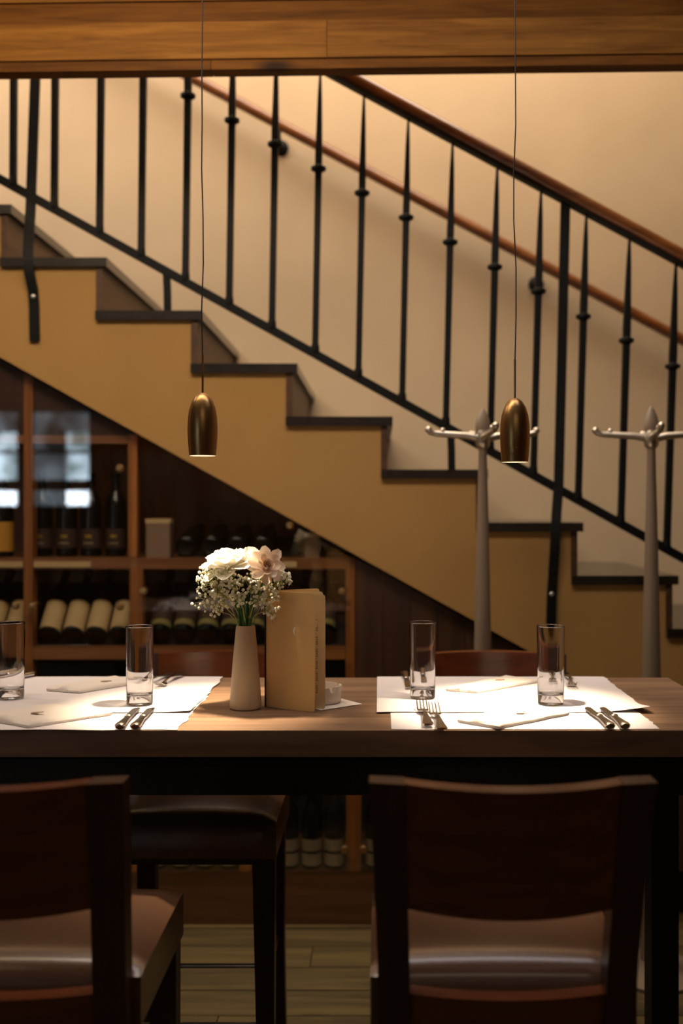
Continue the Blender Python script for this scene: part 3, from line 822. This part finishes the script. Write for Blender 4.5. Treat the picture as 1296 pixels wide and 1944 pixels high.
# ------------------------------------------------------------------ folded napkins
def napkin(L, Fr, R, B, z, label, seed, mark):
    m = MB()
    L, Fr, R, B = [Vector((p[0], p[1], 0)) for p in (L, Fr, R, B)]
    def P(u, v): return L*(1-u)*(1-v)+Fr*u*(1-v)+R*u*v+B*(1-u)*v
    n1_, n2_ = 22, 22
    top, bot = [], []
    for i in range(n1_+1):
        tr, brw = [], []
        for j in range(n2_+1):
            u, v = i/n1_, j/n2_
            p = P(u, v)
            edge = min(1, min(u, 1-u)*9)*min(1, min(v, 1-v)*9)
            w_ = noise.noise(Vector((u*3+seed, v*3, 1.7)))
            h = 0.006+0.006*(0.5+0.5*w_)+0.006*math.exp(-((u-0.45)/0.16)**2)*(1-v)
            if edge < 0.01: h *= 0.55
            jit = Vector((0, noise.noise(Vector((u*5, v*5, seed)))*0.004, 0))
            tr.append(m.bm.verts.new(p+jit+Vector((0, 0, z+h)))); brw.append(m.bm.verts.new(p+jit+Vector((0, 0, z+0.0002))))
        top.append(tr); bot.append(brw)
    cen = (L+Fr+R+B)/4+Vector((0, 0, z))
    mk = P(*mark)
    zz = max(v.co.z for v in m.bm.verts if (Vector((v.co.x, v.co.y, 0))-mk).length < 0.03)+0.0002
    m._skin(top, bot, n1_, n2_)
    o = m.build('paper_napkin', M['napkin'], shift=cen, angle=60); o.location = cen
    tag(o, label, 'napkin', 'folded paper napkins')
    q = MB()
    for k, (dx, dy_, r1, r2) in enumerate(((0, 0, 0.0075, 0.004), (0.010, 0.004, 0.004, 0.002), (-0.007, -0.003, 0.004, 0.0025))):
        q.lathe([(0, -0.0006), (r1, -0.0006), (r1, 0.0004), (0, 0.0005)], c=(mk.x+dx, mk.y+dy_, zz), seg=10, sy=r2/r1*1.6)
    q.build('printed_mark', M['mark'], o, shift=cen)
def G(px, py, z=TT+0.004): D = DT(py, z); return ((px-VX)/F*D, D)
napkin(G(868, 1370), G(946, 1383), G(1080, 1356), G(985, 1344), ZN, 'folded white napkin with small print before the near right seat', 1, (0.62, 0.55))
napkin(G(846, 1312), G(905, 1317), G(1024, 1296), G(962, 1287), ZM, 'folded white napkin on the far right placemat behind the tumbler', 2, (0.5, 0.6))
napkin(G(-40, 1364), G(55, 1381), G(213, 1356), G(90, 1340), ZN, 'folded white napkin on the near left placemat by the left edge', 3, (0.6, 0.35))
napkin(G(88, 1312), G(150, 1317), G(272, 1297), G(222, 1288), ZM, 'folded white napkin on the far left placemat between the tumblers', 4, (0.55, 0.6))

# ------------------------------------------------------------------ tumblers
def tumbler(px, ybase, z, label, first=[None]):
    Df = DT(ybase, z); D = Df+0.030
    x = (px-VX)/F*D
    if first[0] is None:
        o = root('tumbler', (x, D, z), label, 'glass', 'tall straight tumblers')
        prof = [(0, 0.0012), (0.020, 0.0012), (0.0262, 0.0002), (0.0284, 0.0012), (0.0290, 0.0035), (0.0300, 0.09), (0.0312, 0.1735), (0.0311, 0.1750), (0.0305, 0.1757), (0.0299, 0.1748), (0.0298, 0.1735), (0.0287, 0.09), (0.0277, 0.030), (0.0258, 0.0245), (0.021, 0.0215), (0, 0.0205)]
        g = MB().lathe(prof, seg=64).build('glass_body', M['glass'], o, angle=180)
        g.cycles.is_caustics_caster = True
        first[0] = o
    else:
        o = copy_tree(first[0]); o.location = (x, D, z); o['label'] = label
    return o
tumbler(21, 1330, ZM, 'empty tall tumbler at the left edge of the photo')
tumbler(265, 1342, ZM, 'empty tall tumbler left of the vase, before the knives')
tumbler(802, 1329, ZM, 'empty tall tumbler behind the pair of forks')
tumbler(1045, 1341, ZM, 'empty tall tumbler on the right placemat nearest its right end')

# ------------------------------------------------------------------ cutlery
def make_knife():
    o = root('table_knife', (0, 0, 0), 'x', 'knife')
    m = MB()   # handle from y=0 to .095, end toward the viewer
    prof = [(0.0, 0.0), (0.0075, 0.0015), (0.0105, 0.006), (0.0110, 0.012), (0.0098, 0.03), (0.0080, 0.06), (0.0068, 0.088), (0.0062, 0.092)]
    Mx = Matrix.Translation((0, 0, 0.0072)) @ Matrix.Rotation(-PI/2, 4, 'X')
    m.lathe(prof, seg=20, M=Mx, sx=1.0, sy=0.64); m.build('handle', M['cutlery'], o)
    m = MB(); m.lathe([(0.0060, 0.0905), (0.0082, 0.093), (0.0082, 0.097), (0.0062, 0.0995)], seg=18, M=Mx, sx=1, sy=0.72); m.build('collar', M['cutlery'], o)
    m = MB()
    ol = [(-0.0055, 0.099), (-0.0085, 0.112), (-0.0098, 0.150), (-0.0094, 0.185), (-0.006, 0.2), (0.001, 0.206), (0.0065, 0.203), (0.0072, 0.19), (0.0068, 0.112), (0.0055, 0.099)]
    m.hexa([(x, y, 0.0050-0.02*(y-0.1)) for x, y in ol], [(x, y, 0.0066-0.02*(y-0.1)) for x, y in ol]); m.build('blade', M['cutlery'], o, bevel=0.0004, seg=1)
    return o
def make_fork():
    o = root('table_fork', (0, 0, 0), 'x', 'fork')
    m = MB()
    pr = [(0.000, 0.0045, 0.0085), (0.006, 0.0040, 0.0118), (0.025, 0.0045, 0.0100), (0.06, 0.0085, 0.0058), (0.09, 0.0110, 0.0036), (0.118, 0.0085, 0.0032), (0.126, 0.0060, 0.0050), (0.134, 0.0040, 0.0105), (0.146, 0.0032, 0.0124), (0.152, 0.0040, 0.0124)]
    t = [[m.bm.verts.new((s*w_, y, z+(0.0022 if s == 0 else 0.0012))) for s in (-1, -0.5, 0, 0.5, 1)] for y, z, w_ in pr]
    b = [[m.bm.verts.new((s*w_, y, z-0.0016)) for s in (-1, -0.5, 0, 0.5, 1)] for y, z, w_ in pr]
    m._skin(t, b, len(pr)-1, 4); m.build('handle', M['cutlery'], o, angle=60)
    for k in range(4):
        x = -0.0105+0.007*k
        m = MB(); m.tube([(x, 0.150, 0.0042), (x, 0.165, 0.0085), (x, 0.182, 0.0145), (x*0.96, 0.2, 0.0195)], [0.0019, 0.0018, 0.0016, 0.0007], seg=6); m.build('tine', M['cutlery'], o)
    return o
kn = make_knife(); fk = make_fork(); used = {'k': False, 'f': False}
def lay(kind, x, y, z, rz, label, group, sc=1.0):
    src = kn if kind == 'k' else fk
    o = src if not used[kind] else copy_tree(src)
    used[kind] = True
    o.location = (x, y, z); o.rotation_euler = (0, 0, rz); o['label'] = label; o['category'] = 'knife' if kind == 'k' else 'fork'; o['group'] = group
    o.scale = (sc,)*3
def toward(a, b): return math.atan2(-(b[0]-a[0]), b[1]-a[1])
def layp(kind, hpx, tpx, z, label, group, ztip=0.006):
    a = G(*hpx, z=z+0.006); b = G(*tpx, z=z+ztip)
    lay(kind, a[0], a[1], z+0.0002, toward(a, b), label, group)
gk, gf = 'table knives beside the napkins', 'table forks beside the napkins'
layp('k', (1160, 1380), (1121, 1347), ZN+0.002, 'left one of the two steel knives at the near right seat', gk)
layp('k', (1188, 1380), (1147, 1345), ZN+0.002, 'right one of the two steel knives at the near right seat', gk)
layp('k', (226, 1381), (254, 1350), ZN+0.002, 'left one of the two steel knives before the tumbler left of the vase', gk)
layp('k', (255, 1381), (282, 1350), ZN+0.002, 'right one of the two steel knives before the tumbler left of the vase', gk)
layp('f', (813, 1374), (799, 1325), ZN+0.002, 'left one of the two steel forks before the tumbler', gf, 0.02)
layp('f', (839, 1382), (822, 1331), ZN+0.002, 'right one of the two steel forks before the tumbler', gf, 0.02)
def far(kind, x, y, rz, label, group): lay(kind, x, y, ZM+0.0003, PI+rz, label, group)
far('k', 0.066, 2.618, 0.02, 'knife beside the tumbler on the far right placemat, handle to the far edge', gk)
far('k', 0.112, 2.616, -0.02, 'knife seen through the tumbler on the far right placemat', gk)
far('f', 0.452, 2.605, -0.16, 'left fork on the far right placemat beside the right tumbler', gf)
far('f', 0.492, 2.600, -0.13, 'right fork on the far right placemat beside the right tumbler', gf)
far('f', -0.520, 2.605, -0.12, 'right fork on the far left placemat near the vase', gf)
far('f', -0.548, 2.615, -0.22, 'left fork on the far left placemat near the vase', gf)
far('k', -0.905, 2.612, -0.42, 'knife beside the leftmost tumbler, handle to the far edge', gk)
far('k', -0.945, 2.608, -0.44, 'knife seen through the leftmost tumbler', gk)

# ------------------------------------------------------------------ vase
DV = 2.21
vx = X(466, DV)
va = root('bud_vase', (vx, DV, TT), 'slim cream ceramic vase tapering upward, holding the flowers', 'vase')
s = DV/F
m = MB()
m.lathe([(0, 0.001), (27*s, 0.0005), (29.6*s, 0.003), (30.2*s, 0.008), (29.6*s, 0.02), (24.5*s, 0.10), (20.2*s, 0.155), (18.2*s, 0.180), (17.6*s, 0.1835), (16.2*s, 0.1845), (15.2*s, 0.182), (15.0*s, 0.15), (20*s, 0.06), (22*s, 0.02), (0, 0.016)], seg=48)
m.build('vase_body', M['ceramic'], va)

# ------------------------------------------------------------------ flowers
def petal(m, base, out, up, L, wd, cup, curl, rnd):
    out = out.normalized(); up = (up-out*up.dot(out)).normalized(); side = out.cross(up)
    nu, nv = 6, 6
    vs_ = []
    ph = rnd.uniform(0, 6)
    for i in range(nu+1):
        v = i/nu
        half = wd*(0.22+0.78*math.sin(min(1, v*1.15)*PI*0.56))*(1 if v < 0.85 else 1-0.35*((v-0.85)/0.15)**2)
        row = []
        for j in range(nv+1):
            u = 2*j/nv-1
            ruff = (0.10*math.sin(u*7+ph)+0.07*math.sin(u*13+ph*2))*max(0, v-0.55)*L*0.6
            h = cup*L*(v**1.4)+curl*L*max(0, v-0.6)**2*2.5+0.30*half*u*u
            row.append(m.bm.verts.new(base+out*(L*v*(1-0.10*u*u)+ruff*0.6)+side*(half*u)+up*(h+ruff*0.4)))
        vs_.append(row)
    for i in range(nu):
        for j in range(nv): m.bm.faces.new((vs_[i][j], vs_[i+1][j], vs_[i+1][j+1], vs_[i][j+1]))
def peony(name, c, axis, R, layers, mt, label, stem_pts, seed, core=True):
    rnd = random.Random(seed)
    o = root(name, (vx, DV, TT), label, 'flower', None); sh_ = o.location
    axis = Vector(axis).normalized(); e1 = axis.orthogonal().normalized(); e2 = axis.cross(e1)
    for li, (n, L, el, wd, cup) in enumerate(layers):
        for k in range(n):
            a = 2*PI*(k+0.5*(li % 2))/n+rnd.uniform(-0.2, 0.2)
            d = e1*math.cos(a)+e2*math.sin(a)
            e = el+rnd.uniform(-0.14, 0.14)
            out = d*math.cos(e)+axis*math.sin(e)
            upv = axis*math.cos(e)-d*math.sin(e)
            m = MB(); petal(m, Vector(c)+d*R*0.04, out, upv, R*L*rnd.uniform(0.9, 1.1), R*wd, cup, rnd.uniform(-0.25, 0.1), rnd)
            m.build('petal', mt, o, shift=sh_, angle=80)
    if core:
        m = MB()
        for k in range(26):
            a = rnd.uniform(0, 2*PI); rr = rnd.uniform(0, 0.16)*R
            p = Vector(c)+(e1*math.cos(a)+e2*math.sin(a))*rr
            m.tube([p, p+axis*R*rnd.uniform(0.2, 0.34)], 0.0009, seg=5)
        m.build('stamens', M['core'], o, shift=sh_)
    m = MB()
    back = Vector(c)-axis*0.010
    m.tube([Vector(c), back]+stem_pts, [0.004, 0.0035]+[0.0026]*len(stem_pts), seg=8); m.build('stem', M['stem'], o, shift=sh_)
    for k in range(4):
        a = 2*PI*k/4+0.4; d = e1*math.cos(a)+e2*math.sin(a)
        m = MB(); petal(m, Vector(c)-axis*0.006, d*0.9-axis*0.2, axis, R*0.42, R*0.14, 0.1, 0, rnd); m.build('sepal', M['leaf'], o, shift=sh_, angle=80)
    return o
mouth = Vector((vx, DV, TT+0.17))
def FW(px, py, dd=0.0): return W(px, py, DV+dd)
bigw = [(8, 1.06, -0.08, 0.40, 0.12), (7, 0.90, 0.45, 0.42, 0.22), (6, 0.72, 0.85, 0.40, 0.25), (5, 0.5, 1.15, 0.32, 0.2)]
peony('peony', FW(436, 1078, 0.0), (-0.18, -0.22, 0.95), 0.058, bigw, M['petal'], 'largest white peony on the left of the bouquet, brightly lit from above',
      [FW(448, 1120, 0.005), FW(458, 1165, 0.002), mouth+Vector((-0.006, 0.0, -0.03))], 11)
peony('peony', FW(478, 1072, 0.02), (0.15, -0.35, 0.9), 0.042, bigw[:3], M['petal'], 'white peony half hidden between the largest and the blush one',
      [FW(474, 1120, 0.012), FW(466, 1165, 0.004), mouth+Vector((0.002, 0.004, -0.03))], 12)
pk = [(8, 1.08, 0.08, 0.31, 0.10), (7, 0.88, 0.5, 0.30, 0.2), (6, 0.62, 0.9, 0.26, 0.3), (4, 0.40, 1.2, 0.2, 0.3)]
peony('peony', FW(506, 1076, -0.022), (0.30, -0.86, 0.34), 0.040, pk, M['petal_pink'], 'blush pink peony facing the viewer on the right of the bouquet',
      [FW(498, 1110, -0.002), FW(480, 1150, 0.0), FW(472, 1175, 0.0), mouth+Vector((0.004, -0.003, -0.03))], 13)
# baby's breath, sprig by sprig
rnd = random.Random(5)
sprigs = [((380, 1136), -0.015, 20, 15), ((392, 1098), -0.020, 24, 42), ((412, 1118), -0.030, 22, 44), ((404, 1158), -0.025, 18, 18), ((440, 1108), -0.035, 22, 40), ((452, 1135), -0.040, 20, 34),
          ((478, 1108), -0.035, 22, 36), ((492, 1135), -0.035, 20, 36), ((516, 1128), -0.020, 20, 34), ((536, 1100), -0.010, 18, 42), ((512, 1158), -0.030, 18, 26), ((430, 1090), -0.030, 18, 26), ((420, 1140), 0.02, 20, 24), ((500, 1105), 0.03, 22, 24)]
words = ['lowest-left outer', 'upper left', 'left inner', 'lower left drooping', 'front left of centre', 'front centre', 'front right inner', 'front right', 'right, in front of the menu', 'right edge behind the blush peony',
         'lower right drooping before the menu', 'top left under the largest peony', 'rear left', 'rear right']
for (pp, dd, spread, n), wd in zip(sprigs, words):
    o = root('gypsophila_sprig', (vx, DV, TT), "sprig of tiny white baby's breath buds, %s of the bouquet" % wd, 'flower', "baby's breath sprigs in the vase"); sh_ = o.location
    tip = FW(pp[0], pp[1], dd)
    a = mouth+Vector((rnd.uniform(-0.011, 0.011), rnd.uniform(-0.010, 0.010), 0.0))
    mid = a.lerp(tip, 0.55)+Vector(((tip.x-a.x)*-0.10, 0, 0.012))
    st = MB(); bd = MB()
    st.tube([a+Vector((0, 0, -0.04)), a, a.lerp(mid, 0.5)+Vector((0, 0, 0.003)), mid, tip.lerp(mid, 0.4)], [0.0011, 0.0011, 0.001, 0.0009, 0.0006], seg=5)
    sp = spread*DV/F
    for q in range(n):
        while True:
            r_ = Vector((rnd.uniform(-1, 1), rnd.uniform(-1, 1), rnd.uniform(-1, 1)))
            if r_.length < 1: break
        p = tip+Vector((r_.x*sp, r_.y*sp*0.8, r_.z*sp))
        node = mid.lerp(tip, rnd.uniform(0.25, 0.9))
        if q % 2 == 0: st.tube([node, node.lerp(p, 0.55)+Vector((0, 0, 0.003)), p], [0.0006, 0.0005, 0.0004], seg=4)
        else: st.tube([p+Vector((rnd.uniform(-1, 1), rnd.uniform(-1, 1), -1.6))*0.006, p], [0.0004, 0.0004], seg=4)
        bd.ico(p, rnd.uniform(0.0027, 0.0046), 1)
    so = st.build('stem', M['twig'], o, shift=sh_)
    bo = bd.build('bud_cluster', M['bud'], o, shift=sh_); bo['kind'] = 'stuff'
# dark green leaves at the mouth
m_lf = root('peony_leaf_spray', (vx, DV, TT), 'dark green leafy stalks rising straight out of the vase mouth', 'foliage')
for (px, py, dd, b0_) in ((448, 1128, -0.006, -0.006), (462, 1140, -0.012, -0.001), (484, 1125, -0.010, 0.005), (472, 1118, 0.004, 0.0)):
    a = mouth+Vector((b0_, -0.006, -0.03)); t = FW(px, py, dd)
    m = MB(); m.tube([a, a.lerp(t, 0.5)+Vector((0, 0, 0.004)), t], [0.0032, 0.0030, 0.0022], seg=8); m.build('stalk', M['stem'], m_lf, shift=m_lf.location)
    m = MB(); petal(m, a.lerp(t, 0.55), (t-a), Vector((0, -1, 0)), 0.05, 0.007, 0.1, 0, rnd); m.build('leaf', M['leaf'], m_lf, shift=m_lf.location, angle=80)

# ------------------------------------------------------------------ menu
S = Vector(((505-VX)/F*2.227, 2.227, 0)); Fp = Vector(((597-VX)/F*2.163, 2.163, 0))
menu = root('menu_booklet', (S.x, S.y, TT), 'tan card menu booklet standing half open beside the vase', 'menu'); sh_ = menu.location
MH = 0.2585
def leaf_sheet(name, end, h, mt, bow, th=0.0009, z0=0.0008, rnd_c=True):
    d = end-S; L = d.length; dn = d.normalized(); nn = Vector((dn.y, -dn.x, 0))
    if nn.y > 0: nn = -nn
    m = MB(); nu, nv = 12, 14
    VV = [0, 0.006, 0.016, 0.03]+[0.03+0.94*i/10 for i in range(1, 10)]+[0.97, 0.984, 0.994, 1]
    nv = len(VV)-1
    def fn(u, v):
        uu = u; vv = VV[round(v*nv)]
        if rnd_c and u == 1.0:
            e = min(vv, 1-vv)*h/0.006
            if e < 1: uu = 1-(0.006/L)*(1-math.sqrt(max(0, 1-(1-e)**2)))
        return S+dn*(L*uu)+nn*(bow*math.sin(PI*u))+Vector((0, 0, TT+z0+h*vv))
    m.sheet_n(fn, nu, nv, nn*-th)
    return m.build(name, mt, menu, shift=sh_), dn, nn, L
cov, dn, nn, LC = leaf_sheet('cover', Fp, MH, M['kraft'], 0.003, 0.0012)
p1 = Vector(((617-VX)/F*2.196, 2.196, 0))
pg, dn1, nn1, L1 = leaf_sheet('page', p1, 0.253, M['page'], 0.004)
leaf_sheet('page', Vector(((613-VX)/F*2.235, 2.235, 0)), 0.2565, M['page'], 0.002)
leaf_sheet('back_cover', Vector(((606-VX)/F*2.30, 2.30, 0)), MH, M['kraft'], -0.002, 0.0012)
m = MB(); m.box(S.x-0.0035, S.x+0.0002, S.y-0.0005, S.y+0.012, TT+0.0005, TT+MH-0.0005); m.build('spine', M['dark_spine'], menu, smooth=False, shift=sh_)
# emblem on the cover: a small curved feather
u_c = 0.60*LC
e0 = S+dn*u_c+nn*(0.003*math.sin(PI*0.6)+0.0004)
ol = [(4.2, -11.5), (6.0, -9.8), (5.6, -7.5), (4.6, -6.4), (5.8, -4.6), (5.0, -3.5), (3.7, -5.0), (3.6, -1.5), (3.8, 1.2), (4.9, 3.2), (4.4, 5.6), (3.5, 6.4), (2.8, 3.9), (1.0, 2.2), (-0.3, -0.4), (-0.7, -2.5), (0.4, -5.6), (2.2, -8.6)]
m = MB(); sc_ = 1.17e-3
zc_ = Z(1200, 2.19)
f1 = [e0+dn*((x-2)*sc_)+Vector((0, 0, zc_+(-y)*sc_)) for x, y in ol]
m.hexa(f1, [p+nn*0.0003 for p in f1]); m.build('emblem', M['emblem'], menu, smooth=False, shift=sh_)
# column of prices on the page
def text_mesh(txt, size):
    cu = bpy.data.curves.new('price_text', 'FONT'); cu.body = txt; cu.size = size; cu.align_x = 'RIGHT'; cu.space_line = 1.0
    cu.extrude = 0.00005
    t = bpy.data.objects.new('price_text', cu); COL.objects.link(t)
    dg = C.evaluated_depsgraph_get()
    me = bpy.data.meshes.new_from_object(t.evaluated_get(dg))
    bpy.data.objects.remove(t); return me
blocks = [(1178, ['Euro']), (1190, ['4', '9,90', '12,90']), (1212, ['7,80', '8,90', '6,80', '5,20']), (1235, ['7,60', '9,90', '6,80', '7,20']), (1258, ['7,60', '9,90', '8,70', '5,80']), (1281, ['7,90', '8,60', '6,90', '7,80']), (1304, ['7,50', '9,80', '9,90', '7,80'])]
for y0, lines in blocks:
    for q, tx in enumerate(lines):
        me = text_mesh(tx, 0.0046)
        me.materials.append(M['ink'])
        D_ = 2.195
        zl = Z(y0+q*4.1, D_)
        # place on the page surface, right edge at px 603
        tgt = (603.3-VX)/F*D_
        u = (tgt-S.x)/dn1.x/L1
        p = S+dn1*(L1*u)+nn1*(0.004*math.sin(PI*u)+0.0003)
        ang = math.atan2(dn1.y, dn1.x)
        Mx = Matrix.Translation(Vector((p.x, p.y, zl))-Vector(sh_)) @ Matrix.Rotation(ang, 4, 'Z') @ Matrix.Rotation(PI/2, 4, 'X')
        me.transform(Mx)
        o = bpy.data.objects.new('price', me); COL.objects.link(o); o.parent = pg

# ------------------------------------------------------------------ ashtray on a paper coaster
ac = Vector(((611-VX)/F*2.275, 2.275, 0))
nz = TT+0.0016
m = MB()
cc = ac+Vector((0.012, -0.012, 0))
def fn(u, v):
    a = math.radians(38)
    p = Vector(((u-0.5)*0.115, (v-0.5)*0.115, 0)); p = Matrix.Rotation(a, 3, 'Z') @ p
    return cc+p+Vector((noise.noise(Vector((u*9, v*9, 0)))*0.001, 0, nz+0.0006*noise.noise(Vector((u*5, v*5, 3)))))
m.sheet(fn, 14, 14, 0.0005)
o = m.build('paper_coaster', M['napkin'], shift=(cc.x, cc.y, nz)); o.location = (cc.x, cc.y, nz)
tag(o, 'small white paper napkin lying under the ashtray', 'napkin')
at = root('ashtray', (ac.x, ac.y, nz+0.001), 'round frosted white ashtray with notches, half hidden behind the menu', 'ashtray')
m = MB(); seg = 180; R0 = 0.0455
rows = []
prof = [(0, 0.0), (0.041, 0.0), (0.0435, 0.003), (R0, 0.036), (R0-0.0005, 0.038), (R0-0.005, 0.038), (R0-0.0058, 0.036), (0.036, 0.014), (0, 0.012)]
for r, z in prof:
    if r == 0: rows.append([m.bm.verts.new((0, 0, z))]); continue
    row = []
    for i in range(seg):
        a = 2*PI*i/seg
        zz = z
        if z > 0.03:
            for na in (-1.0, 0.55, 2.12, -2.6):
                d = abs((a-na+PI) % (2*PI)-PI)
                if d < 0.12: zz = z-0.012*math.sqrt(max(0, 1-(d/0.12)**2))
        row.append(m.bm.verts.new((r*math.cos(a), r*math.sin(a), zz)))
    rows.append(row)
for a, b in zip(rows, rows[1:]):
    for i in range(seg):
        j = (i+1) % seg
        if len(a) == 1: m.bm.faces.new((a[0], b[j], b[i]))
        elif len(b) == 1: m.bm.faces.new((a[i], a[j], b[0]))
        else: m.bm.faces.new((a[i], a[j], b[j], b[i]))
m.build('bowl', M['ash'], at)
